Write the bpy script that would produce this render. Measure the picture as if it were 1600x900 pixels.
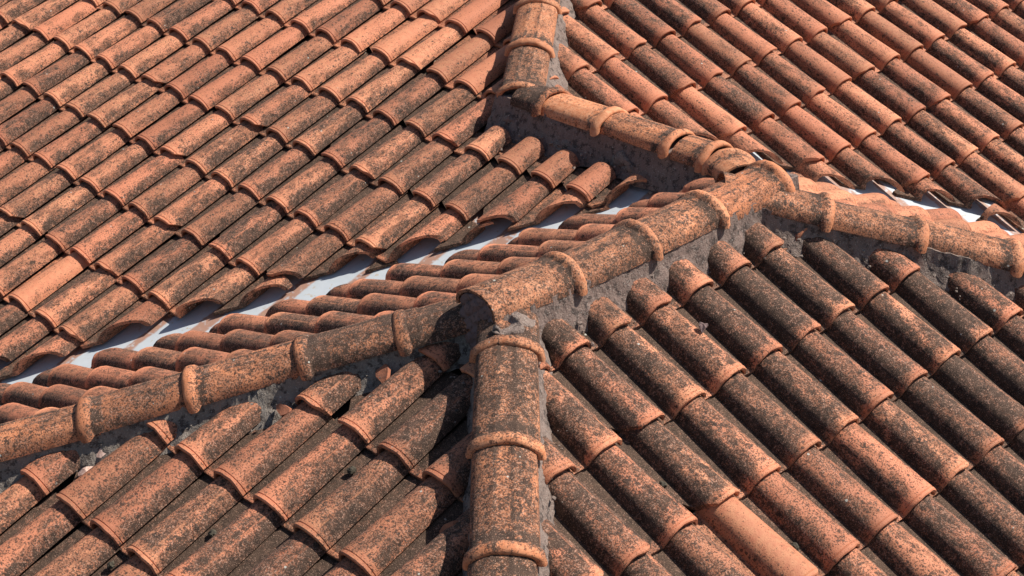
import bpy, bmesh, math, random
from mathutils import Vector, Matrix, noise

random.seed(7)
scene = bpy.context.scene
for o in list(bpy.data.objects):
    bpy.data.objects.remove(o)
COL = scene.collection
Z0 = 9.0                                    # height of the camera above the street
V = Vector

# ------------------------------------------------------------------ camera
CFW = V((0.614325673613458, 0.6202644791813994, -0.48772527369944496))
CRT = V((0.7066372895076385, -0.7075092873809343, -0.009713359203709183))
CUP = V((0.35109501252035596, 0.3386776994954788, 0.8729431299046813))
FPX = 2705.965
CAM = V((0, 0, Z0))
cd = bpy.data.cameras.new('camera')
cam = bpy.data.objects.new('camera', cd)
COL.objects.link(cam)
cd.sensor_width = 36
cd.lens = FPX / 1600 * 36
cd.clip_start = .1
cd.clip_end = 400
cam.matrix_world = Matrix(((CRT.x, CUP.x, -CFW.x, 0), (CRT.y, CUP.y, -CFW.y, 0),
                           (CRT.z, CUP.z, -CFW.z, Z0), (0, 0, 0, 1)))
scene.camera = cam

# ------------------------------------------------------------------ light
SUN_AZ, SUN_EL = math.radians(-28), math.radians(52)
w = bpy.data.worlds.new('World')
scene.world = w
w.use_nodes = True
nt = w.node_tree
sky = nt.nodes.new('ShaderNodeTexSky')
sky.sky_type = 'NISHITA'
sky.sun_disc = False
sky.sun_elevation = SUN_EL
sky.sun_rotation = math.pi / 2 - SUN_AZ
nt.links.new(sky.outputs[0], nt.nodes['Background'].inputs[0])
nt.nodes['Background'].inputs[1].default_value = .07
sd = bpy.data.lights.new('sun', 'SUN')
sd.energy = 5.0
sd.angle = math.radians(.53)
sd.color = (1, .95, .87)
sun = bpy.data.objects.new('sun', sd)
COL.objects.link(sun)
sdir = V((math.cos(SUN_AZ) * math.cos(SUN_EL), math.sin(SUN_AZ) * math.cos(SUN_EL), math.sin(SUN_EL)))
sun.rotation_euler = sdir.to_track_quat('Z', 'Y').to_euler()
sun.location = (0, 0, 30)
scene.view_settings.view_transform = 'Standard'
scene.view_settings.look = 'None'
scene.view_settings.exposure = 0.38
scene.view_settings.gamma = 1


# ------------------------------------------------------------------ node helpers
class NT:
    def __init__(s, name):
        s.m = bpy.data.materials.new(name)
        s.m.use_nodes = True
        s.t = s.m.node_tree
        s.bsdf = s.t.nodes['Principled BSDF']

    def n(s, kind, **kw):
        nd = s.t.nodes.new(kind)
        for k, v in kw.items():
            setattr(nd, k, v)
        return nd

    def put(s, sock, v):
        if v is None:
            return
        if hasattr(v, 'is_linked'):
            s.t.links.new(v, sock)
        else:
            if isinstance(v, tuple) and len(v) == 3 and len(sock.default_value) == 4:
                v = v + (1,)
            sock.default_value = v

    def math(s, op, a, b=None, c=None, clamp=False):
        nd = s.n('ShaderNodeMath', operation=op, use_clamp=clamp)
        for i, v in enumerate((a, b, c)):
            s.put(nd.inputs[i], v)
        return nd.outputs[0]

    def vmath(s, op, a, b=None):
        nd = s.n('ShaderNodeVectorMath', operation=op)
        s.put(nd.inputs[0], a)
        s.put(nd.inputs[1], b)
        return nd.outputs[0]

    def noise(s, vec, scale, detail=3., rough=.55, dist=0.):
        nd = s.n('ShaderNodeTexNoise')
        s.put(nd.inputs['Vector'], vec)
        nd.inputs['Scale'].default_value = scale
        nd.inputs['Detail'].default_value = detail
        nd.inputs['Roughness'].default_value = rough
        nd.inputs['Distortion'].default_value = dist
        return nd.outputs[0]

    def voro(s, vec, scale, feature='F1', out='Distance'):
        nd = s.n('ShaderNodeTexVoronoi', feature=feature)
        s.put(nd.inputs['Vector'], vec)
        nd.inputs['Scale'].default_value = scale
        return nd.outputs[out]

    def mix(s, f, a, b, blend='MIX'):
        nd = s.n('ShaderNodeMix', data_type='RGBA', blend_type=blend)
        s.put(nd.inputs[0], f)
        s.put(nd.inputs[6], a)
        s.put(nd.inputs[7], b)
        return nd.outputs[2]

    def ss(s, x, a, b):                     # smoothstep from a to b (either order)
        nd = s.n('ShaderNodeMapRange', interpolation_type='SMOOTHSTEP')
        s.put(nd.inputs[0], x)
        lo, hi, o0, o1 = (a, b, 0., 1.)
        s.put(nd.inputs[1], lo)
        s.put(nd.inputs[2], hi)
        nd.inputs[3].default_value = o0
        nd.inputs[4].default_value = o1
        return nd.outputs[0]

    def bump(s, h, dist, strength=1., normal=None):
        nd = s.n('ShaderNodeBump')
        nd.inputs['Strength'].default_value = strength
        nd.inputs['Distance'].default_value = dist
        s.put(nd.inputs['Height'], h)
        s.put(nd.inputs['Normal'], normal)
        return nd.outputs[0]


def terracotta(name, cap=False):
    m = NT(name)
    tc = m.n('ShaderNodeTexCoord').outputs['Object']
    oi = m.n('ShaderNodeObjectInfo')
    rnd = oi.outputs['Random']
    sep = m.n('ShaderNodeSeparateColor')
    m.put(sep.inputs[0], oi.outputs['Color'])
    L, pale, tone = sep.outputs[0], sep.outputs[1], sep.outputs[2]
    off = m.n('ShaderNodeCombineXYZ')
    m.put(off.inputs[0], m.math('MULTIPLY', rnd, 37.))
    m.put(off.inputs[1], m.math('MULTIPLY', rnd, 91.))
    m.put(off.inputs[2], m.math('MULTIPLY', rnd, 63.))
    p = m.vmath('ADD', tc, off.outputs[0])
    xyz = m.n('ShaderNodeSeparateXYZ')
    m.put(xyz.inputs[0], tc)
    X, Y = xyz.outputs[0], xyz.outputs[1]
    pl = m.vmath('MULTIPLY', p, (1., .38, 1.))
    n_big = m.noise(pl, 13., 3., .6)
    n_mid = m.noise(p, 22., 4., .6)
    n_sp = m.noise(p, 140., 3., .62)
    n_fine = m.noise(p, 300., 2., .6)
    n_film = m.noise(p, 45., 5., .65)
    # fired clay
    if cap:
        clay = m.mix(n_big, (.52, .185, .08), (.40, .128, .052))
    else:
        clay = m.mix(n_big, (.57, .212, .116), (.42, .14, .07))
    clay = m.mix(m.math('MULTIPLY', m.ss(n_mid, .45, .7), .5), clay, (.58, .215, .11))
    clay = m.mix(m.math('MULTIPLY', pale, m.ss(n_film, .3, .65)), clay, (.60, .27, .14))
    hsv = m.n('ShaderNodeHueSaturation')
    m.put(hsv.inputs['Value'], m.math('MULTIPLY_ADD', tone, .5, .75))
    m.put(hsv.inputs['Color'], clay)
    clay = hsv.outputs[0]
    # how much grows here: thin near the lip, thick on the pan
    front = m.ss(Y, .0, .05 if cap else .06)
    pan = m.ss(X, -.076, -.086) if not cap else None
    amt = m.math('ADD', m.math('MULTIPLY', L, .9), m.math('MULTIPLY_ADD', n_big, .85, -.425))
    amt = m.math('ADD', amt, m.math('MULTIPLY_ADD', front, .46, -.44))
    if not cap:                              # growth starts along both foot lines of the barrel
        amt = m.math('ADD', amt, m.math('MULTIPLY', m.ss(m.math('ABSOLUTE', X), .035, .075), .22))
    amt = m.math('ADD', amt, m.math('MULTIPLY_ADD', n_mid, .5, -.25))
    if cap:                                  # dirt held behind the collar and along the ribs
        ring = m.math('MULTIPLY', m.ss(Y, .045, .056), m.ss(Y, .105, .07))
        rib = m.math('MULTIPLY', m.ss(m.math('ABSOLUTE', m.math('SUBTRACT', m.math('ABSOLUTE', X), .027)), .010, .0), m.ss(n_mid, .40, .55))
        amt = m.math('ADD', amt, m.math('MULTIPLY_ADD', m.math('MULTIPLY', ring, m.ss(n_film, .36, .6)), .6, m.math('MULTIPLY', rib, .28)))
    if pan is not None:
        amt = m.math('ADD', amt, m.math('MULTIPLY', pan, .16))
    # thin brown film
    film = m.ss(m.math('ADD', m.noise(pl, 24., 9., .70), m.math('MULTIPLY_ADD', amt, .50, -.22)), .47, .60)
    c = m.mix(m.math('MULTIPLY', film, .55 if cap else m.math('MULTIPLY_ADD', m.ss(amt, .35, .8), .16, .72)), clay, m.mix(m.ss(amt, .3, .8), (.25, .105, .060), (.175, .086, .054)))
    # pinkish grey crust
    crust = m.ss(m.math('ADD', n_sp, m.math('MULTIPLY_ADD', amt, .30, -.22)), .515, .59)
    c = m.mix(m.math('MULTIPLY', crust, .72), c, m.mix(m.ss(amt, .25, .75), (.48, .235, .145), (.46, .27, .195)))
    # black lichen spots, two sizes
    sp1 = m.ss(m.math('ADD', m.noise(p, 42., 9., .74), m.math('MULTIPLY_ADD', amt, .30, -.185)), .545, .572)
    sp2 = m.ss(m.math('ADD', m.noise(p, 170., 3., .65), m.math('MULTIPLY_ADD', amt, .22, -.07)), .57, .60)
    dv = m.n('ShaderNodeTexVoronoi', feature='F1')
    m.put(dv.inputs['Vector'], p)
    dv.inputs['Scale'].default_value = 62.
    dvs = m.n('ShaderNodeSeparateColor')
    m.put(dvs.inputs[0], dv.outputs['Color'])
    drad = m.math('MULTIPLY', m.ss(dvs.outputs[0], .60, 1.), m.math('MULTIPLY_ADD', n_fine, .6, .10))
    sp3 = m.math('MULTIPLY', m.ss(m.math('SUBTRACT', drad, dv.outputs['Distance']), -.03, .06), m.ss(amt, .0, .35))
    dark = m.math('MAXIMUM', m.math('MAXIMUM', sp1, m.math('MULTIPLY', sp2, .85)), m.math('MULTIPLY', sp3, .9))
    dcol = m.mix(m.ss(n_mid, .35, .65), (.027, .017, .012), (.062, .037, .025))
    c = m.mix(m.math('MULTIPLY', dark, .96), c, dcol)
    # pale grains inside the lichen
    gr = m.math('MULTIPLY', m.ss(n_fine, .60, .68), m.ss(amt, .1, .7))
    c = m.mix(m.math('MULTIPLY', gr, .7), c, (.52, .33, .24))
    if not cap:                              # worn arris along the right shoulder of the barrel
        arr = m.math('MULTIPLY', m.ss(m.math('ABSOLUTE', m.math('SUBTRACT', X, .034)), .0045, .001), m.ss(n_film, .40, .58))
        c = m.mix(m.math('MULTIPLY', arr, .65), c, clay)
    # rare round white lichen
    vr = m.n('ShaderNodeTexVoronoi', feature='F1')
    m.put(vr.inputs['Vector'], p)
    vr.inputs['Scale'].default_value = 26.
    vs = m.n('ShaderNodeSeparateColor')
    m.put(vs.inputs[0], vr.outputs['Color'])
    rad = m.math('MULTIPLY', m.ss(vs.outputs[0], .88, 1.), .13)
    dot = m.math('MULTIPLY', m.math('LESS_THAN', vr.outputs['Distance'], rad), m.ss(amt, .1, .4))
    c = m.mix(m.math('MULTIPLY', dot, .8), c, (.50, .49, .43))
    if pan is not None:                      # moss and soot gathered on the pan
        c = m.mix(m.math('MULTIPLY', pan, m.math('MULTIPLY', m.ss(n_sp, .42, .60), .3)), c, (.10, .062, .036))
    m.put(m.bsdf.inputs['Base Color'], c)
    m.put(m.bsdf.inputs['Roughness'], m.math('MULTIPLY_ADD', film, .2, .72))
    m.bsdf.inputs['Specular IOR Level'].default_value = .35
    h = m.math('ADD', m.math('MULTIPLY', n_sp, .5), m.math('ADD', m.math('MULTIPLY', dark, .35), m.math('MULTIPLY', n_fine, .3)))
    m.put(m.bsdf.inputs['Normal'], m.bump(h, .004, .75))
    return m.m


def mortar_mat():
    m = NT('mortar')
    tc = m.n('ShaderNodeTexCoord').outputs['Object']
    oi = m.n('ShaderNodeObjectInfo')
    sep = m.n('ShaderNodeSeparateColor')
    m.put(sep.inputs[0], oi.outputs['Color'])
    grey = sep.outputs[0]
    n1 = m.noise(tc, 14., 5., .65)
    n2 = m.noise(tc, 70., 4., .65)
    n3 = m.noise(tc, 220., 2., .6)
    mauve = m.mix(n1, (.125, .080, .066), (.30, .205, .17))
    gr = m.mix(n1, (.13, .105, .085), (.34, .29, .245))
    c = m.mix(grey, mauve, gr)
    c = m.mix(m.math('MULTIPLY', m.ss(m.noise(tc, 34., 7., .7), .50, .60), .85), c, (.055, .040, .034))
    c = m.mix(m.math('MULTIPLY', m.ss(n3, .60, .68), .6), c, (.46, .42, .37))
    v = m.voro(tc, 30.)
    c = m.mix(m.math('MULTIPLY', m.ss(v, .12, .06), m.math('MULTIPLY', m.ss(n1, .5, .6), .7)), c, (.52, .50, .45))
    m.put(m.bsdf.inputs['Base Color'], c)
    m.bsdf.inputs['Roughness'].default_value = .95
    h = m.math('ADD', m.math('MULTIPLY', n2, 1.), m.math('MULTIPLY', n3, .5))
    h = m.math('ADD', m.math('MULTIPLY', h, .5), m.math('MULTIPLY', m.noise(m.vmath('MULTIPLY', tc, (1., 1., .3)), 24., 6., .7), 1.2))
    m.put(m.bsdf.inputs['Normal'], m.bump(h, .011, .9))
    return m.m


def hatched_mortar_mat():
    m = NT('scored_mortar')
    tc = m.n('ShaderNodeTexCoord').outputs['Object']
    n1 = m.noise(tc, 14., 5., .65)
    n2 = m.noise(tc, 80., 4., .65)
    c = m.mix(n1, (.15, .095, .088), (.27, .18, .165))
    c = m.mix(m.math('MULTIPLY', m.ss(n2, .52, .66), .7), c, (.065, .05, .047))
    v = m.voro(tc, 34.)
    c = m.mix(m.math('MULTIPLY', m.ss(v, .12, .07), m.ss(n1, .52, .6)), c, (.5, .48, .43))
    m.put(m.bsdf.inputs['Base Color'], c)
    m.bsdf.inputs['Roughness'].default_value = .95
    m.put(m.bsdf.inputs['Normal'], m.bump(n2, .01, .8))
    return m.m


def flashing_mat():
    m = NT('painted_sheet_metal')
    tc = m.n('ShaderNodeTexCoord').outputs['Object']
    xyz = m.n('ShaderNodeSeparateXYZ')
    m.put(xyz.inputs[0], tc)
    X, Y = xyz.outputs[0], xyz.outputs[1]
    n1 = m.noise(tc, 6., 4., .6)
    n2 = m.noise(tc, 40., 4., .6)
    base = m.mix(n1, (.40, .44, .48), (.56, .59, .61))
    # rust runs straight down the fall line below each pan
    fr = m.math('FRACT', m.math('DIVIDE', m.math('ADD', X, m.math('MULTIPLY', n1, .05)), .21087))
    st = m.math('ABSOLUTE', m.math('SUBTRACT', fr, .40))
    cellr = m.noise(m.vmath('MULTIPLY', tc, (3.1, .6, 3.)), 1.5, 1.)
    wid = m.math('MULTIPLY_ADD', cellr, .36, -.02)
    streak = m.math('MULTIPLY', m.ss(m.math('SUBTRACT', wid, st), .0, .07), m.ss(n2, .25, .5))
    c = m.mix(m.math('MULTIPLY', streak, .85), base, (.36, .165, .095))
    c = m.mix(m.math('MULTIPLY', m.ss(n2, .60, .72), .6), c, (.42, .30, .17))
    m.put(m.bsdf.inputs['Base Color'], c)
    m.bsdf.inputs['Roughness'].default_value = .38
    m.put(m.bsdf.inputs['Normal'], m.bump(m.noise(tc, 9., 2.), .006, .6))
    return m.m


def plain_mat(name, c1, c2, scale, rough=.9, bump=.004):
    m = NT(name)
    tc = m.n('ShaderNodeTexCoord').outputs['Object']
    n = m.noise(tc, scale, 5., .65)
    m.put(m.bsdf.inputs['Base Color'], m.mix(m.ss(n, .3, .7), c1, c2))
    m.bsdf.inputs['Roughness'].default_value = rough
    m.put(m.bsdf.inputs['Normal'], m.bump(n, bump, .8))
    return m.m


M_TILE = terracotta('lichened_terracotta')
M_CAP = terracotta('lichened_ridge_terracotta', True)
M_MORTAR = mortar_mat()
M_HATCH = hatched_mortar_mat()
M_FLASH = flashing_mat()
M_BOARD = plain_mat('roof_boarding', (.055, .04, .03), (.10, .075, .055), 12.)
M_SHARD = plain_mat('broken_clay', (.55, .32, .24), (.70, .50, .42), 60.)
M_SHARD2 = plain_mat('broken_orange_clay', (.46, .16, .08), (.30, .12, .07), 60.)
M_MOSS = plain_mat('dark_moss', (.030, .025, .018), (.085, .070, .045), 120.)

# ------------------------------------------------------------------ roof planes
UP = V((0, 0, 1))
LIFT = .025                                   # lattice points were taken this high on the lip


def sl(right, down, p, g, o):
    r, d = V(right).normalized(), V(down).normalized()
    n = r.cross(-d).normalized()
    return dict(r=r, u=-d, n=n, p=p, g=g, o=V(o) + V((0, 0, Z0 - LIFT)))


S = {
    'far_left': sl((.02438, -.9997, 0), (-.95417, -.02327, -.29835), .21087, .37334, (5.06222, 8.43828, -3.44434)),
    'far_right': sl((.99992, -.01278, 0), (-.01186, -.92812, -.37208), .22209, .36222, (6.91721, 5.18542, -3.43557)),
    'near_left': sl((.0153, -.99988, 0), (-.94931, -.01452, -.31402), .21022, .38056, (2.619, 4.4742, -3.33755)),
    'near_right': sl((.99964, -.0269, 0), (-.02494, -.92655, -.37536), .20913, .36276, (4.815, 3.40059, -3.0736)),
}
n3 = V((.02434213835970958, .39954217793186597, .9163915693378775))
r3 = V((-.99814922, .06081232, 0))
o3 = V((4, 4, (-1.2303450528409516 - n3.x * 4 - n3.y * 4) / n3.z))
S['back_left'] = sl(r3, (.0557279, .91469553, -.40028301), .214, .405, o3 + V((0, 0, LIFT)))
n6 = V((.38914716018759987, .027591747203973376, .9207622837650109))
r6 = UP.cross(n6).normalized()
d6 = -(n6.cross(r6).normalized())
o6 = V((5.5, 4.0, (-.81432245844112 - n6.x * 5.5 - n6.y * 4.0) / n6.z))
S['back_right'] = sl(r6, d6, .212, .37, o6 + V((0, 0, LIFT)))
# sideways offset from the lattice point to the barrel's middle
BOFF = {'far_left': .066, 'far_right': -.066, 'near_left': .066, 'near_right': -.066, 'back_left': .16, 'back_right': .0}
AOFF = {'back_left': .03}


def inter(a, b):
    n, m = S[a]['n'], S[b]['n']
    d = n.cross(m).normalized()
    if d.z > 0:
        d = -d
    q = V((4.5, 4.5, Z0 - 3.3))
    mat = Matrix((n, m, d))
    return mat.inverted() @ V((n.dot(S[a]['o']), m.dot(S[b]['o']), d.dot(q))), d


def tri(a, b, c):
    mat = Matrix((S[a]['n'], S[b]['n'], S[c]['n']))
    return mat.inverted() @ V([S[k]['n'].dot(S[k]['o']) for k in (a, b, c)])


def zon(k, x, y):
    s = S[k]
    return (s['n'].dot(s['o']) - s['n'].x * x - s['n'].y * y) / s['n'].z


PA = tri('near_left', 'near_right', 'back_left')
PB = tri('near_right', 'back_left', 'back_right')
PC = tri('far_left', 'far_right', 'back_right')
PD = tri('far_left', 'back_left', 'back_right')
HIP1 = inter('near_left', 'back_left')
_ha = V((3.442, 3.446, Z0 - 3.097)) - CRT * .039
_hb = V((2.8, 2.933, Z0 - 3.312)) + CRT * .043
HIP2 = (_ha, (_hb - _ha).normalized())
HIP3 = inter('near_right', 'back_right')
HIP1 = (HIP1[0] + CFW * .05, HIP1[1])      # the caps sit a hand's breadth behind the ideal line
HIP3 = (HIP3[0] + CFW * .045, HIP3[1])
RIDGE = inter('near_right', 'back_left')
RIDGE = (RIDGE[0] + CFW * .045, RIDGE[1])
FHIP = inter('far_left', 'far_right')
CRIDGE = inter('far_left', 'back_right')
VAL1 = inter('far_left', 'back_left')
VAL2 = inter('far_right', 'back_right')
BHIP = inter('back_left', 'back_right')


def proj(p):
    q = p - CAM
    d = q.dot(CFW)
    if d < .5:
        return (-9999, -9999)
    return (800 + FPX * q.dot(CRT) / d, 450 - FPX * q.dot(CUP) / d)


def inview(p, m=300):
    x, y = proj(p)
    return -m < x < 1600 + m and -m * .6 < y < 900 + m


def half(line, inside, off, jit=0.):
    """vertical half space through a ridge or valley line; keeps the side of the point 'inside'"""
    p, d = line
    h = V((d.x, d.y, 0)).normalized()
    n = V((-h.y, h.x, 0))
    if (inside - p).dot(n) < 0:
        n = -n
    return (p + n * off, n, jit)


def cen(k, x, y):
    return V((x, y, zon(k, x, y)))


IN = {'far_left': cen('far_left', 3.5, 7.5), 'far_right': cen('far_right', 7.5, 5.), 'near_left': cen('near_left', 2.3, 3.6),
      'near_right': cen('near_right', 4.3, 2.8), 'back_left': cen('back_left', 3.6, 4.4), 'back_right': cen('back_right', 6.2, 3.6)}
VG = .14
BOUND = {
    'near_left': lambda q: [half(HIP1, IN['near_left'], .07), half(HIP2, IN['near_left'], .08)],
    'near_right': lambda q: [half(HIP2, IN['near_right'], .07), half(RIDGE, IN['near_right'], .065), half(HIP3, IN['near_right'], .06)],
    'back_left': lambda q: [half(HIP1, IN['back_left'], .03), half(RIDGE, IN['back_left'], .07), half(VAL1, IN['back_left'], .115, .012), half(BHIP, IN['back_left'], .05)],
    'far_left': lambda q: [half(VAL1, IN['far_left'], .10 + .05 * min(1, max(0, (q.y - 4.75) / .5)), .016),
                           half(FHIP, IN['far_left'], .10) if q.y > PC.y + .09 else half(CRIDGE, IN['far_left'], .17)],
    'far_right': lambda q: [half(FHIP, IN['far_right'], .09), half(VAL2, IN['far_right'], .095, .012)],
    'back_right': lambda q: [half(HIP3, IN['back_right'], .03), half(CRIDGE, IN['back_right'], .10), half(VAL2, IN['back_right'], .17, .015), half(BHIP, IN['back_right'], .05)],
}


# ------------------------------------------------------------------ object helpers
def link(name, me, mats, parent=None):
    ob = bpy.data.objects.new(name, me)
    COL.objects.link(ob)
    if parent:
        ob.parent = parent
    if mats is not None and not me.materials:
        me.materials.append(mats)
    return ob


def finish(bm, name, sharp=.6):
    me = bpy.data.meshes.new(name)
    bm.normal_update()
    bm.to_mesh(me)
    bm.free()
    me.polygons.foreach_set('use_smooth', [True] * len(me.polygons))
    me.set_sharp_from_angle(angle=sharp)
    return me


def empty(name, mat, label, cat, group=None):
    o = bpy.data.objects.new(name, None)
    COL.objects.link(o)
    o.matrix_world = mat
    o.empty_display_size = .2
    o['label'] = label
    o['category'] = cat
    if group:
        o['group'] = group
    return o


def tag(o, label, cat, group=None):
    o['label'] = label
    o['category'] = cat
    if group:
        o['group'] = group
    return o


# ------------------------------------------------------------------ one roof tile: flat pan on the left, barrel on the right
TL = .415


def tile_bm(seed=0):
    rr = random.Random(seed)
    bm = bmesh.new()
    R, H, T = .0805, .074, .0145
    NA = 11

    def ring(a, k):
        s = 1 - .17 * a / TL
        dz = -.0175 * a / .37
        o = []
        sh = k * .0035                          # rounded front edge
        o += [(-.150, -sh * .6), (-.094, -sh * .6)]
        for i in range(NA + 1):
            f = math.pi * (1 - i / NA)
            b = (R - sh) * s * math.copysign(abs(math.cos(f)) ** .92, math.cos(f))
            h = (H - sh) * s * math.sin(f) ** .9
            if i == 0:
                b -= .004
            if i == NA:
                h = .014
            o.append((b, max(h, 0.0)))
        Ri, Hi = (R - T + sh * .6) * s, (H - T + sh * .6) * s
        inn = []
        for i in range(NA + 1):
            f = math.pi * i / NA
            b = Ri * math.copysign(abs(math.cos(f)) ** .92, math.cos(f))
            h = Hi * math.sin(f) ** .9
            if i == 0:
                h = .014
            if i == NA:
                h = -T
            inn.append((b, h if i < NA else -T))
        o += inn + [(-.150, -T)]
        return [bm.verts.new((b, a, h + dz)) for b, h in o]

    rings = [ring(0, 1), ring(.004, 0), ring(.0135, 0), ring(.0155, .75), ring(.019, 0), ring(.2, 0), ring(TL, 0)]
    for a, b in zip(rings, rings[1:]):
        n = len(a)
        for i in range(n):
            j = (i + 1) % n
            bm.faces.new((a[i], a[j], b[j], b[i]))
    bm.normal_update()
    # end caps as strips between the outer and inner outline
    for rg, flip in ((rings[0], True), (rings[-1], False)):
        no = NA + 3                              # outer count
        outer, inner = rg[:no], rg[no:]
        inner = inner[::-1]                      # now starts with the pan bottom
        # inner: [pan bottom, left base ..., right edge]
        fs = [(outer[0], outer[1], inner[1], inner[0])]
        for i in range(NA + 1):
            a0, a1 = outer[1 + i], outer[2 + i]
            if i == 0:
                fs.append((a0, a1, inner[1]))
            else:
                fs.append((a0, a1, inner[i + 1], inner[i]))
        for f in fs:
            f = tuple(reversed(f)) if not flip else f
            try:
                bm.faces.new(f)
            except ValueError:
                pass
    bmesh.ops.recalc_face_normals(bm, faces=bm.faces[:])
    # the hand of the maker: a slight twist and uneven lip
    if seed:
        for v in bm.verts:
            k = noise.noise(v.co * 9 + V((seed * 3.7, 0, 0)))
            v.co.z += .0032 * k
            v.co.x += .0018 * noise.noise(v.co * 7 + V((0, seed * 2.1, 5)))
            if v.co.y < .01:
                v.co.y += .005 * noise.noise(V((v.co.x * 22, seed, v.co.z * 22)))
    if seed % 3 == 0:                        # a corner of the lip is broken off
        sx = rr.choice((-1, 1))
        co = V((sx * rr.uniform(.035, .062), rr.uniform(.004, .014), .03))
        no = V((-sx * rr.uniform(.4, .9), rr.uniform(.5, .9), rr.uniform(-.3, .5))).normalized()
        bmesh.ops.bisect_plane(bm, geom=bm.verts[:] + bm.edges[:] + bm.faces[:], plane_co=co, plane_no=no, clear_inner=True)
        ed = [e for e in bm.edges if e.is_boundary]
        if ed:
            bmesh.ops.holes_fill(bm, edges=ed, sides=0)
        bmesh.ops.triangulate(bm, faces=[f for f in bm.faces if len(f.verts) > 4])
    return bm


TILES = [finish(tile_bm(s), 'roof_tile') for s in range(1, 13)]
for me in TILES:
    me.materials.append(M_TILE)


def cut_tile(me, world, planes, rr):
    bm = bmesh.new()
    bm.from_mesh(me)
    inv = world.inverted()
    for (p, n, jit) in planes:
        lp = inv @ p
        ln = (inv.to_3x3() @ n).normalized()
        if jit:
            ln = (ln + V((rr.uniform(-1, 1), rr.uniform(-1, 1), 0)) * .035).normalized()
            lp = lp + ln * rr.uniform(-jit, jit)
        ds = [(v.co - lp).dot(ln) for v in bm.verts]
        if not ds or max(ds) <= .002:
            bm.free()
            return None
        if min(ds) >= 0:
            continue
        # extra rows so the break can wander
        if jit:
            es = [e for e in bm.edges if e.calc_length() > .1]
            bmesh.ops.subdivide_edges(bm, edges=es, cuts=4, use_grid_fill=True)
        geom = bm.verts[:] + bm.edges[:] + bm.faces[:]
        bmesh.ops.bisect_plane(bm, geom=geom, plane_co=lp, plane_no=ln, clear_inner=True, clear_outer=False)
        ed = [e for e in bm.edges if e.is_boundary]
        for v in {v for e in ed for v in e.verts}:
            v.co.y += (.007 if jit else .004) * noise.noise(v.co * 45 + lp * 7)
        if ed:
            bmesh.ops.holes_fill(bm, edges=ed, sides=0)
        bmesh.ops.triangulate(bm, faces=[f for f in bm.faces if len(f.verts) > 4])
    if len(bm.verts) < 6 or max(v.co.y for v in bm.verts) - min(v.co.y for v in bm.verts) < .03:
        bm.free()
        return None
    m2 = finish(bm, 'roof_tile_cut')
    m2.materials.append(M_TILE)
    return m2


SLOPES = [
    ('far_left', 'large weathered tile slope falling to lower left above the long white valley'),
    ('far_right', 'upper right tile slope falling to lower right, bright orange tiles with dark left flanks'),
    ('near_left', 'tile slope at the bottom left, left of the upright hip and below the grey mortar'),
    ('near_right', 'darkest slope at bottom right, its big tiles covered in blackish lichen'),
    ('back_left', 'narrow slope seen nearly edge on, pink barrels in rows between white valley and ridge caps'),
    ('back_right', 'sliver of tile slope at far right behind the hip caps, beside the bright flashing'),
]
LICH = {'far_left': .47, 'far_right': .45, 'near_left': .50, 'near_right': .69, 'back_left': .50, 'back_right': .25}
CLEAN = {('far_left', -2, 9): .14, ('far_left', -2, 10): .10, ('far_left', -2, 11): .12, ('far_left', -1, 8): .16, ('far_left', -1, 9): .14,
         ('far_left', -1, 10): .22, ('far_left', -1, 11): .18, ('far_left', -1, 12): .08, ('far_left', -3, 10): .16, ('far_left', -3, 9): .2,
         ('far_left', -2, 8): .22, ('far_left', 1, -1): .2, ('far_left', 5, 8): .06, ('near_right', 3, -5): .09,
         ('far_left', 0, 15): .3, ('far_left', 0, 7): .35}
stats = {}
for key, label in SLOPES:
    s = S[key]
    rot = Matrix((s['r'], s['u'], s['n'])).transposed().to_4x4()
    org = s['o'] + s['r'] * BOFF[key] + s['u'] * AOFF.get(key, 0)
    root = empty('roof_slope', Matrix.Translation(org) @ rot, label, 'roof slope', 'tiled roof slopes')
    s['root'] = root
    s['mw'] = root.matrix_world.copy()
    cnt = 0
    rr = random.Random(hash(key) % 1 + len(key) * 13)
    for j in range(-16, 22):
        for i in range(-40, 41):
            b, a = i * s['p'], -j * s['g']
            c = s['mw'] @ V((b, a + .18, .03))
            if not inview(c):
                continue
            jm = Matrix.Translation((b + rr.gauss(0, .0022), a + rr.gauss(0, .003), rr.gauss(0, .0008))) @ \
                Matrix.Rotation(rr.gauss(0, .009), 4, 'Z') @ Matrix.Rotation(rr.gauss(0, .016), 4, 'Y')
            me = rr.choice(TILES)
            wm = s['mw'] @ jm
            planes = BOUND[key](c)
            pts = [wm @ v.co for v in me.vertices]
            dead = part = False
            for (p, n, jit) in planes:
                ds = [(q - p).dot(n) for q in pts]
                if max(ds) < .01:
                    dead = True
                    break
                if min(ds) < jit + .01:
                    part = True
            if dead:
                continue
            if part:
                me = cut_tile(me, wm, planes, rr)
                if me is None:
                    continue
            ob = link('roof_tile', me, None, root)
            ob.matrix_parent_inverse = Matrix.Identity(4)
            ob.matrix_local = jm
            lv = LICH[key] + rr.gauss(0, .065) + .20 * noise.noise(c * .9)
            if key == 'far_left':                # fresher towards the hip and the top edge
                x, y = proj(c)
                if x > 380 and y < 140:
                    lv -= .12
            ck = CLEAN.get((key, j, i))
            if ck is not None:
                lv = ck
                ob['label'] = 'clean orange tile almost free of lichen'
            ob.color = (max(.02, lv), rr.random() * .8, rr.random(), 1)
            cnt += 1
    stats[key] = cnt


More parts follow.
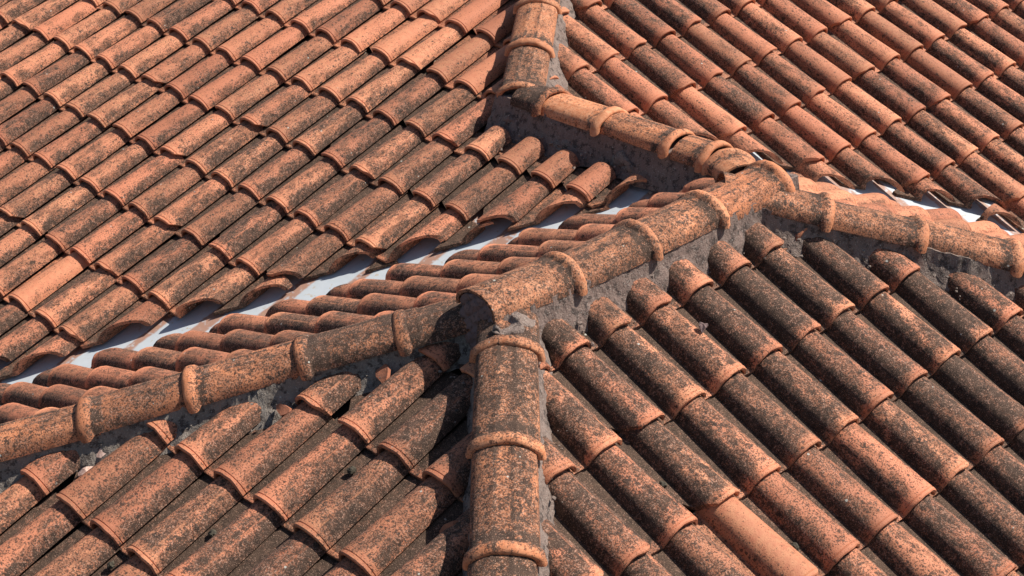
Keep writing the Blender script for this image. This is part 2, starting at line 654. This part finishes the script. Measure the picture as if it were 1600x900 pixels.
# boarding under the tiles, one sheet for each slope
for key, _ in SLOPES:
    s = S[key]
    bm = bmesh.new()
    E = 5.0
    c0 = IN[key] if key != 'far_left' else cen('far_left', 4, 7)
    cl = s['mw'].inverted() @ c0
    vs = [bm.verts.new((cl.x + x * E, cl.y + y * E, -.052)) for x, y in ((-1, -1), (1, -1), (1, 1), (-1, 1))]
    bm.faces.new(vs)
    inv = s['mw'].inverted()

    def cutb(bm, pl):
        bmesh.ops.bisect_plane(bm, geom=bm.verts[:] + bm.edges[:] + bm.faces[:], plane_co=inv @ pl[0],
                               plane_no=(inv.to_3x3() @ pl[1]).normalized(), clear_inner=True)
    if key == 'far_left':
        cutb(bm, half(VAL1, IN[key], .0))
        # reflex corner: two pieces meeting at the corner
        bm2 = bm.copy()
        ycut = (V((PC.x, PC.y, 0)), V((0, 1, 0)), 0)
        cutb(bm, ycut)
        cutb(bm, half(FHIP, IN[key], 0))
        cutb(bm2, (ycut[0], -ycut[1], 0))
        cutb(bm2, half(CRIDGE, IN[key], 0))
        tmp = bpy.data.meshes.new('tmp')
        bm2.to_mesh(tmp)
        bm.from_mesh(tmp)
        bm2.free()
    else:
        for pl in BOUND[key](IN[key]):
            ln = half((pl[0], V((-pl[1].y, pl[1].x, 0))), IN[key], 0)
            off = {True: 0}[True]
            # back to the true line: undo the tile margin
            cutb(bm, (pl[0] - pl[1] * (VG if pl[2] else .10), pl[1], 0))
    ext = bmesh.ops.extrude_face_region(bm, geom=bm.faces[:])
    for v in [g for g in ext['geom'] if isinstance(g, bmesh.types.BMVert)]:
        v.co.z -= .02
    bmesh.ops.recalc_face_normals(bm, faces=bm.faces[:])
    ob = link('boarding', finish(bm, 'boarding'), M_BOARD, s['root'])

# ------------------------------------------------------------------ valley flashing
def flashing(line, ka, kb, s0, s1, label, frame):
    p, d = line
    h = V((d.x, d.y, 0)).normalized()
    fr = S[frame]['mw']
    inv = fr.inverted()
    bm = bmesh.new()
    side = V((-h.y, h.x, 0))
    if (IN[ka] - p).dot(side) < 0:
        side = -side
    lats = [-.34, -.2, -.10, -.035, 0, .035, .10, .2, .34]
    N = 60
    rows = []
    for i in range(N + 1):
        s = s0 + (s1 - s0) * i / N
        row = []
        for l in lats:
            q = p + d * s + side * l
            k = ka if l > 0 else kb
            z = zon(k, q.x, q.y) - .036
            if abs(l) < .05:
                z += .012 * (1 - abs(l) / .05)
            z += .003 * noise.noise(V((q.x * 4, q.y * 4, 2)))
            row.append(bm.verts.new(inv @ V((q.x, q.y, z))))
        rows.append(row)
    for a, b in zip(rows, rows[1:]):
        for i in range(len(lats) - 1):
            bm.faces.new((a[i], a[i + 1], b[i + 1], b[i]))
    ext = bmesh.ops.extrude_face_region(bm, geom=bm.faces[:])
    for v in [g for g in ext['geom'] if isinstance(g, bmesh.types.BMVert)]:
        v.co.z -= .003
    bmesh.ops.recalc_face_normals(bm, faces=bm.faces[:])
    ob = link('valley_flashing', finish(bm, 'valley_flashing'), M_FLASH)
    ob.matrix_world = fr
    return tag(ob, label, 'flashing', 'sheet metal valley flashings')


def sat(line, q):
    return (q - line[0]).dot(line[1])


flashing(VAL1, 'far_left', 'back_left', sat(VAL1, PD) + .05, sat(VAL1, PD) + 4.3,
         'long whitish rust-streaked metal gutter in the valley at left centre', 'far_left')
flashing(VAL2, 'far_right', 'back_right', sat(VAL2, PC) + .30, sat(VAL2, PC) + 3.2,
         'bright white metal gutter glimpsed at the right edge behind the hip caps', 'far_right')

# ------------------------------------------------------------------ ridge and hip caps
def cap_bm(seed, length=.44, collar=True, rim=False):
    bm = bmesh.new()
    angs = [-93, -75, -58, -45, -32, -21, -18, -15, 0, 15, 18, 21, 32, 45, 58, 75, 93]
    T = .014
    prof = [(0, .004), (.004, .0105), (.012, .016), (.024, .018), (.036, .0155), (.044, .008), (.049, .002), (.054, 0)] if collar else \
        [(0, 0), (.004, .002), (.03, .002)]
    st = prof + [(.15, 0), (length - .065, 0)]
    if rim:
        st += [(length - .060, .001), (length - .052, -.004), (length - .044, .001), (length - .004, .003), (length, .001)]
    else:
        st += [(length, 0)]
    rings = []
    for y, e in st:
        k = 1 - .045 * max(0, y - .03) / length
        o, inn = [], []
        for a in angs:
            f = math.radians(a)
            ribs = .0026 if abs(a) == 18 else (-.0015 if abs(a) < 16 else 0)
            if e > .004:
                ribs *= .3
            # slightly faceted arch, corners at 0, 45 and 90 degrees
            fac = 1 + .034 * math.cos(4 * f) if collar and e > .004 else 1 + .010 * math.cos(4 * f)
            r = (.1075 * k + e * .9) * fac + ribs
            ri = .1075 * k - T + (.006 if y == 0 else 0)
            zs = .57
            zl = -.010 if abs(a) > 90 else 0
            o.append((r * math.sin(f), (r * math.cos(f) - e * .9) * zs + e * .9 * math.cos(f) + zl))
            inn.append((ri * math.sin(f), ri * math.cos(f) * zs + zl))
        rings.append([bm.verts.new((x, y, z)) for x, z in o + inn[::-1]])
    n = len(rings[0])
    for a, b in zip(rings, rings[1:]):
        for i in range(n):
            j = (i + 1) % n
            bm.faces.new((a[i], a[j], b[j], b[i]))
    m = n // 2
    for rg in (rings[0], rings[-1]):
        for i in range(m - 1):
            bm.faces.new((rg[i], rg[i + 1], rg[n - 2 - i], rg[n - 1 - i]))
    bmesh.ops.recalc_face_normals(bm, faces=bm.faces[:])
    for v in bm.verts:
        k = noise.noise_vector(v.co * 8 + V((seed * 5.3, 1, 2)))
        v.co += k * .0026
        if v.co.y < .06:
            v.co.y += .006 * noise.noise(V((v.co.x * 14, seed * 2.2, 1)))
            v.co.z += .002 * noise.noise(V((v.co.x * 30, seed * 2.2, 4)))
    return bm


CAPS = [finish(cap_bm(s), 'ridge_tile', .9) for s in range(3)]
CAPRIM = finish(cap_bm(9, .415, True, True), 'ridge_tile_rim', .9)
CAPS6 = [finish(cap_bm(s, .19), 'ridge_tile_short', .9) for s in (4,)]
for me in CAPS + [CAPRIM] + CAPS6:
    me.materials.append(M_CAP)
HC = .193


def place_cap(parent, q, d, me, lich, rr, hc=HC, tilt=.007, roll=0., scale=1., zsc=1.):
    """q on the ridge line under the collar, d the horizontal-ish direction from the collar to the narrow end"""
    y = d.normalized()
    x = y.cross(UP).normalized()
    z = x.cross(y)
    m = Matrix((x, y, z)).transposed().to_4x4()
    m = Matrix.Translation(q + UP * (hc - .081 * scale * zsc)) @ m @ Matrix.Rotation(-tilt + rr.gauss(0, .006), 4, 'X') @ \
        Matrix.Rotation(rr.gauss(0, .014), 4, 'Z') @ Matrix.Rotation(roll + rr.gauss(0, .03), 4, 'Y') @ Matrix.Diagonal((scale, scale, scale * zsc, 1))
    ob = link('ridge_tile', me, None, parent)
    ob.matrix_parent_inverse = Matrix.Identity(4)
    ob.matrix_local = parent.matrix_world.inverted() @ m
    ob.color = (max(.05, lich + rr.gauss(0, .09)), .25 + rr.random() * .75, .3 + .7 * rr.random(), 1)
    return ob


def mortar_bed(parent, line, s0, s1, kl, kr, wl, wr, grey, top=.115, seed=0, ends=True, pw=.62, LA=.092):
    """bed of mortar under a row of caps: from the cap edges down onto the tiles on both sides"""
    p, d = line
    h = V((d.x, d.y, 0)).normalized()
    side = V((-h.y, h.x, 0))
    inv = parent.matrix_world.inverted()
    if (IN[kl] - p).dot(side) < 0:
        side = -side
    bm = bmesh.new()
    N = max(6, int(abs(s1 - s0) / .014))
    rows = []
    for i in range(N + 1):
        s = s0 + (s1 - s0) * i / N
        row = []
        for sg, k, wb in ((1, kl, wl), (-1, kr, wr)):
            part = []
            wob = 1 + .45 * noise.noise(V((s * 6.5, seed * 3 + sg, .5))) + .25 * noise.noise(V((s * 19, seed * 3 + sg, 1.5)))
            wbb = max(.112, .098 + (wb - .098) * wob)
            for t in range(9):
                f = t / 8
                lat = .0 if t == 0 else LA + (wbb - LA) * ((t - 1) / 7) ** .9
                q = p + d * s + side * sg * lat
                zt = (p + d * s).z + top
                zb = zon(k, q.x, q.y) - .012
                g = 0 if t == 0 else ((t - 1) / 7)
                z = zt * (1 - g ** pw) + zb * g ** pw
                c = V((q.x, q.y, z))
                nv = noise.noise_vector(c * 22 + V((seed, 0, 0))) * .007 + noise.noise_vector(c * 60) * .007
                if t:
                    c = c + nv * (1 if t < 8 else .6)
                part.append(bm.verts.new(inv @ c))
            row.append(part)
        rows.append(row)
    for a, b in zip(rows, rows[1:]):
        for sgi in (0, 1):
            for t in range(8):
                f = (a[sgi][t], a[sgi][t + 1], b[sgi][t + 1], b[sgi][t])
                bm.faces.new(f if sgi == 0 else f[::-1])
    bmesh.ops.remove_doubles(bm, verts=bm.verts[:], dist=.0004)
    for rr_ in ([rows[0], rows[-1]] if ends else []):
        try:
            bm.faces.new([v for v in rr_[0][::-1] if v.is_valid] + [v for v in rr_[1][1:] if v.is_valid])
        except Exception:
            pass
    bmesh.ops.recalc_face_normals(bm, faces=bm.faces[:])
    ob = link('mortar_bed', finish(bm, 'mortar_bed', 1.2), M_MORTAR, parent)
    ob.matrix_parent_inverse = Matrix.Identity(4)
    ob.color = (grey, 0, 0, 1)
    return ob


def crumbs(parent, line, s0, s1, k, lat0, lat1, grey, seed, per_m=70):
    """loose crumbs of mortar along the foot of the bed, too many and too small to count"""
    p, d = line
    h = V((d.x, d.y, 0)).normalized()
    side = V((-h.y, h.x, 0))
    if (IN[k] - p).dot(side) < 0:
        side = -side
    q = random.Random(seed)
    inv = parent.matrix_world.inverted()
    bm = bmesh.new()
    for _ in range(int(abs(s1 - s0) * per_m)):
        c = p + d * q.uniform(min(s0, s1), max(s0, s1)) + side * (lat0 + (lat1 - lat0) * q.random() ** 1.6)
        r = .0025 + .0075 * q.random() ** 3
        z = zon(k, c.x, c.y) + q.choice((-.008, .0, .012, .03, .045)) + r
        g = bmesh.ops.create_icosphere(bm, subdivisions=1, radius=r)
        for v in g['verts']:
            v.co = V((v.co.x * q.uniform(.7, 1.5), v.co.y * q.uniform(.7, 1.5), v.co.z * q.uniform(.5, 1)))
            v.co = inv @ (v.co + V((c.x, c.y, z)) + V(noise.noise_vector(v.co * 300 + c)) * r * .5)
    ob = link('mortar_crumbs', finish(bm, 'mortar_crumbs', .5), M_MORTAR, parent)
    ob.matrix_parent_inverse = Matrix.Identity(4)
    ob['kind'] = 'stuff'
    ob.color = (grey, 0, 0, 1)
    return ob


def W(x, y, z):
    return V((x, y, z + Z0))


def ridge_root(q, label):
    return empty('roof_ridge', Matrix.Translation(q), label, 'roof ridge', 'mortared rows of ridge caps')


rr = random.Random(5)
# hip running to the left
r1 = ridge_root(W(3.3, 3.9, -3.1), 'row of clean orange hip caps running from centre to the left edge over grey mortar')
d = -HIP1[1]
ROLL1 = -.10
for q, li in (((1.62, 5.28, -3.69), .5), ((1.90, 5.058, -3.6), .5), ((2.179, 4.833, -3.508), .56), ((2.457, 4.608, -3.417), .50), ((2.745, 4.375, -3.323), .60),
              ((3.048, 4.129, -3.224), .64)):
    place_cap(r1, W(*q) + CFW * .05, d, rr.choice(CAPS), li, rr, roll=ROLL1)
place_cap(r1, W(3.315, 3.912, -3.136) + CFW * .04, d, CAPS[1], .70, rr, hc=HC - .012)
mortar_bed(r1, HIP1, sat(HIP1, PA) - .02, sat(HIP1, PA) + 2.7, 'near_left', 'back_left', .165, .12, .95, seed=1, pw=.42, LA=.096, top=.106)
# near hip running down
hq = lambda t: HIP2[0] + HIP2[1] * t
r2 = ridge_root(W(3.1, 3.2, -3.2), 'upright row of lichen-speckled hip caps running down to the bottom edge')
d = -HIP2[1]
for q, li in ((1.69, .8), (1.27, .85), (.848, .75), (.424, .8)):
    place_cap(r2, hq(q), d, rr.choice(CAPS), li, rr)
place_cap(r2, hq(0), d, CAPS6[0], .65, rr, hc=HC - .005, tilt=.06)
mortar_bed(r2, HIP2, -.16, 2.3, 'near_left', 'near_right', .135, .155, .28, seed=2)
# main ridge
r3_ = ridge_root(W(4.2, 3.6, -3.02), 'main ridge of pale speckled caps with raised collars in the centre, over mauve mortar')
d = -V((1, -.045, -.008))
qs = [(3.851, 3.619, -3.023), (4.227, 3.602, -3.025), (4.586, 3.586, -3.028), (4.967, 3.569, -3.031)]
for k, q in enumerate(qs):
    place_cap(r3_, W(*q) + CFW * .045, d, CAPRIM if k == 0 else rr.choice(CAPS), .64, rr, hc=HC + .022, zsc=1.1, tilt=-.03 if k == 0 else .018)
sA = sat(RIDGE, PA)
sg = 1 if RIDGE[1].x > 0 else -1
mortar_bed(r3_, RIDGE, sA - .05 * sg, sA + 1.28 * sg, 'near_right', 'back_left', .15, .11, .12, seed=3, top=.135, pw=.5, LA=.096)
# right hip
r4 = ridge_root(W(5.3, 3.1, -3.2), 'row of orange hip caps running from the main ridge to the right edge')
d = -HIP3[1]
for q, li in (((6.42, 1.98, -3.655), .4), ((6.14, 2.26, -3.545), .5), ((5.86, 2.54, -3.435), .45), ((5.578, 2.823, -3.326), .52), ((5.306, 3.093, -3.22), .5), ((5.045, 3.354, -3.117), .66)):
    place_cap(r4, W(*q) + CFW * .045, d, rr.choice(CAPS), li, rr, roll=.08)
mortar_bed(r4, HIP3, sat(HIP3, PB) - .05, sat(HIP3, PB) + 1.9, 'near_right', 'back_right', .15, .11, .35, seed=4, pw=.45, LA=.096)
# short link ridge
r5 = ridge_root(W(5.5, 4.9, -3.35), 'short ridge of red-orange caps below the top hip, over a deep dark mortar wall')
d = V((-.02, 1, -.01))
for k, (q, li) in enumerate((((5.489, 5.244, -3.361), .9), ((5.508, 4.88, -3.358), .22), ((5.528, 4.491, -3.355), .34))):
    place_cap(r5, W(*q), d, CAPS6[0] if k == 0 else CAPS[k], li, rr, tilt=.02)
place_cap(r5, W(5.535, 4.285, -3.353), d, CAPS6[0], .4, rr, tilt=.02)
place_cap(r5, W(5.53, 4.235, -3.353), V((-.5, -.87, .12)), CAPS6[0], .3, rr, tilt=0.0, hc=.19)
s0, s1 = sat(CRIDGE, PC), sat(CRIDGE, PD)
e = (s1 - s0) / abs(s1 - s0)
mortar_bed(r5, CRIDGE, s0 - .1 * e, s1 + .35 * e, 'far_left', 'back_right', .16, .13, .05, seed=5, LA=.082)
# far hip
r6_ = ridge_root(W(5.73, 5.65, -3.28), 'hip of pale caps at the top centre edge, widening towards the viewer')
d = -FHIP[1]
for q, li in (((6.013, 5.869, -3.193), .5), ((5.73, 5.648, -3.283), .52), ((5.455, 5.434, -3.371), .55), ((6.30, 6.09, -3.1), .5)):
    place_cap(r6_, W(*q), d, rr.choice(CAPS), li, rr)
mortar_bed(r6_, FHIP, sat(FHIP, PC) - 1.6, sat(FHIP, PC) - .02, 'far_left', 'far_right', .125, .165, .3, seed=6)


# mortar that closes the two open ridge ends, scored with a trowel
def end_plug(parent, q, axis, rad, height, depth, down, hatch, name='mortar_plug', seed=0, flare=0.):
    y = V(axis).normalized()
    x = y.cross(UP).normalized()
    inv = parent.matrix_world.inverted()
    bm = bmesh.new()
    NX, NZ = 44, 44
    front = {}
    for i in range(NX + 1):
        for k in range(NZ + 1):
            u = -1 + 2 * i / NX
            f = k / NZ
            ztop = height * math.sqrt(max(0, 1 - (u * .98) ** 2))
            z = -down + (ztop + down) * f
            lat = u * rad * (1 + flare * (1 - f))
            g = 0
            if hatch:
                for aa, ph in ((1.0, .3), (-.85, .1)):
                    t = (lat * math.cos(aa) + z * math.sin(aa)) / .042 + ph
                    t = abs(t - round(t))
                    if t < .16:
                        g += .009 * (1 - t / .16)
            c = q + x * lat + UP * z - y * (depth * (.10 + .0 * f) + .035 * (1 - f) ** 1.5)
            c += y * g
            c += V(noise.noise_vector(c * 30 + V((seed, 0, 0)))) * .006 + V(noise.noise_vector(c * 80)) * .0025
            front[i, k] = bm.verts.new(inv @ c)
    for i in range(NX):
        for k in range(NZ):
            bm.faces.new((front[i, k], front[i + 1, k], front[i + 1, k + 1], front[i, k + 1]))
    loop = [front[i, 0] for i in range(NX + 1)] + [front[NX, k] for k in range(1, NZ + 1)] + \
        [front[i, NZ] for i in range(NX - 1, -1, -1)] + [front[0, k] for k in range(NZ - 1, 0, -1)]
    back = [bm.verts.new(v.co + (inv.to_3x3() @ (y * depth))) for v in loop]
    n = len(loop)
    for i in range(n):
        j = (i + 1) % n
        bm.faces.new((loop[j], loop[i], back[i], back[j]))
    bm.faces.new(back)
    bmesh.ops.recalc_face_normals(bm, faces=bm.faces[:])
    ob = link(name, finish(bm, name, 1.2), M_HATCH if hatch else M_MORTAR, parent)
    ob.matrix_parent_inverse = Matrix.Identity(4)
    ob.color = (.1, 0, 0, 1)
    return ob


end_plug(r3_, W(3.450, 3.636, -3.02) + CFW * .045 + UP * .135, (1, -.045, 0), .088, .058, .14, .30, True, seed=1, flare=.15)
end_plug(r6_, W(5.50, 5.468, -3.36) + UP * .10, -FHIP[1], .09, .06, .14, .16, False, seed=2, flare=.3)

# lumps of mortar pressed into the joints where the ridges meet
def mortar_lump(parent, q, size, seed, grey):
    bm = bmesh.new()
    bmesh.ops.create_icosphere(bm, subdivisions=4, radius=1)
    inv = parent.matrix_world.inverted()
    for v in bm.verts:
        c = q + V((v.co.x * size[0], v.co.y * size[1], v.co.z * size[2]))
        c += V(noise.noise_vector(c * 16 + V((seed, 0, 0)))) * .028 + V(noise.noise_vector(c * 48)) * .011
        v.co = inv @ c
    ob = link('mortar_lump', finish(bm, 'mortar_lump', 1.2), M_MORTAR, parent)
    ob.matrix_parent_inverse = Matrix.Identity(4)
    ob.color = (grey, 0, 0, 1)
    return ob


mortar_lump(r2, hq(-.105) + UP * .145 + CRT * .02, (.10, .045, .022), 1, .35)
mortar_lump(r5, W(5.44, 5.44, -3.36), (.09, .10, .10), 10, .15)
mortar_lump(r5, W(5.40, 5.10, -3.38), (.05, .08, .05), 11, .6)
mortar_lump(r5, W(5.42, 4.72, -3.37), (.05, .07, .05), 12, .5)


# ------------------------------------------------------------------ loose bits lying on the tiles
def loose(name, key, b, a, h, bm, mat, label, cat, group=None, rz=0., rx=0.):
    ob = link(name, finish(bm, name, .5), mat)
    ob.matrix_world = S[key]['mw'] @ Matrix.Translation((b, a, h)) @ Matrix.Rotation(rz, 4, 'Z') @ Matrix.Rotation(rx, 4, 'X')
    return tag(ob, label, cat, group)


def shard_bm(seed, sx, sy, th, curve=.4):
    q = random.Random(seed)
    bm = bmesh.new()
    n = 9
    ring = []
    for i in range(n):
        f = 2 * math.pi * i / n
        r = .65 + .5 * q.random()
        x, y = math.cos(f) * r * sx, math.sin(f) * r * sy
        ring.append((x, y, -curve * x * x / max(sx, .01)))
    lo = [bm.verts.new((x, y, z)) for x, y, z in ring]
    hi = [bm.verts.new((x * .94, y * .94, z + th)) for x, y, z in ring]
    cl, ch = bm.verts.new((0, 0, 0)), bm.verts.new((0, 0, th * 1.05))
    for i in range(n):
        j = (i + 1) % n
        bm.faces.new((lo[i], lo[j], hi[j], hi[i]))
        bm.faces.new((hi[i], hi[j], ch))
        bm.faces.new((lo[j], lo[i], cl))
    bmesh.ops.recalc_face_normals(bm, faces=bm.faces[:])
    return bm


def moss_bm(seed, r):
    bm = bmesh.new()
    bmesh.ops.create_icosphere(bm, subdivisions=3, radius=r)
    for v in bm.verts:
        v.co.z *= .75
        v.co += v.co.normalized() * r * .35 * noise.noise(v.co / r * 1.6 + V((seed * 4.1, 0, 0)))
        v.co += v.co.normalized() * r * .14 * noise.noise(v.co / r * 5 + V((seed, 3, 0)))
    return bm


loose('tile_shard', 'near_left', -.105, -.15, .022, shard_bm(1, .040, .026, .012), M_SHARD,
      'pale pink shard of broken tile poking out below the grey hip mortar', 'shard', 'broken tile shards', .5, .5)
loose('tile_shard', 'near_left', -.090, -.235, .012, shard_bm(2, .034, .020, .010), M_SHARD,
      'whitish chip of tile lying on a pan at lower left', 'shard', 'broken tile shards', .9, .1)
loose('tile_shard', 'near_left', .350, .325, .035, shard_bm(3, .040, .022, .014), M_SHARD2,
      'small orange shard under the dark mortar below the second hip collar', 'shard', 'broken tile shards', .2, .5)
loose('tile_shard', 'near_left', .545, .635, .04, shard_bm(4, .055, .030, .014), M_SHARD2,
      'brown broken tile piece jammed in the mortar below the ridge end', 'shard', 'broken tile shards', -.6, .35)
loose('tile_shard', 'near_left', 1.225, .275, .035, shard_bm(5, .045, .018, .012), M_SHARD2,
      'thin bright orange shard beside the upright hip near the bottom edge', 'shard', 'broken tile shards', 1.0, .6)
loose('mortar_flake', 'near_right', -.588, -.151, .082, shard_bm(6, .030, .018, .006, .8), M_HATCH,
      'curled flake of mortar lying on a dark barrel below the main ridge', 'mortar flake', None, .4, -.3)
for k, (key, b, a, r, lab) in enumerate((
        ('near_left', .738, .278, .019, 'round moss clump in the pan left of the upright hip'),
        ('near_left', .523, -.162, .020, 'dark moss clump between two barrels at bottom left centre'),
        ('near_left', .318, -.439, .018, 'moss clump at the bottom edge of the lower left slope'),
        ('near_right', -.950, -.964, .024, 'grey round moss clump beside the clean orange tile'),
        ('near_right', -1.161, -.550, .017, 'small moss clump in the pan right of the upright hip'),
        ('far_left', 3.297, .075, .030, 'moss clump in the pan under the dark mortar wall, upper of two'),
        ('far_left', 3.640, .060, .034, 'moss clump below the dark mortar wall, lower right of two'))):
    loose('moss_clump', key, b, a, r * .2, moss_bm(k, r * .72), M_MOSS, lab, 'moss', 'moss clumps in the pans')

crumbs(r1, HIP1, sat(HIP1, PA) - .02, sat(HIP1, PA) + 2.6, 'near_left', .095, .20, .95, 1)
crumbs(r2, HIP2, -.1, 1.7, 'near_left', .10, .19, .6, 2)
crumbs(r2, HIP2, -.1, 1.7, 'near_right', .10, .20, .5, 3)
crumbs(r3_, RIDGE, sA, sA + 1.25 * sg, 'near_right', .10, .22, .3, 4)
crumbs(r4, HIP3, sat(HIP3, PB), sat(HIP3, PB) + 1.7, 'near_right', .09, .20, .6, 5)
crumbs(r5, CRIDGE, s0, s1 + .1 * e, 'far_left', .12, .26, .5, 6)
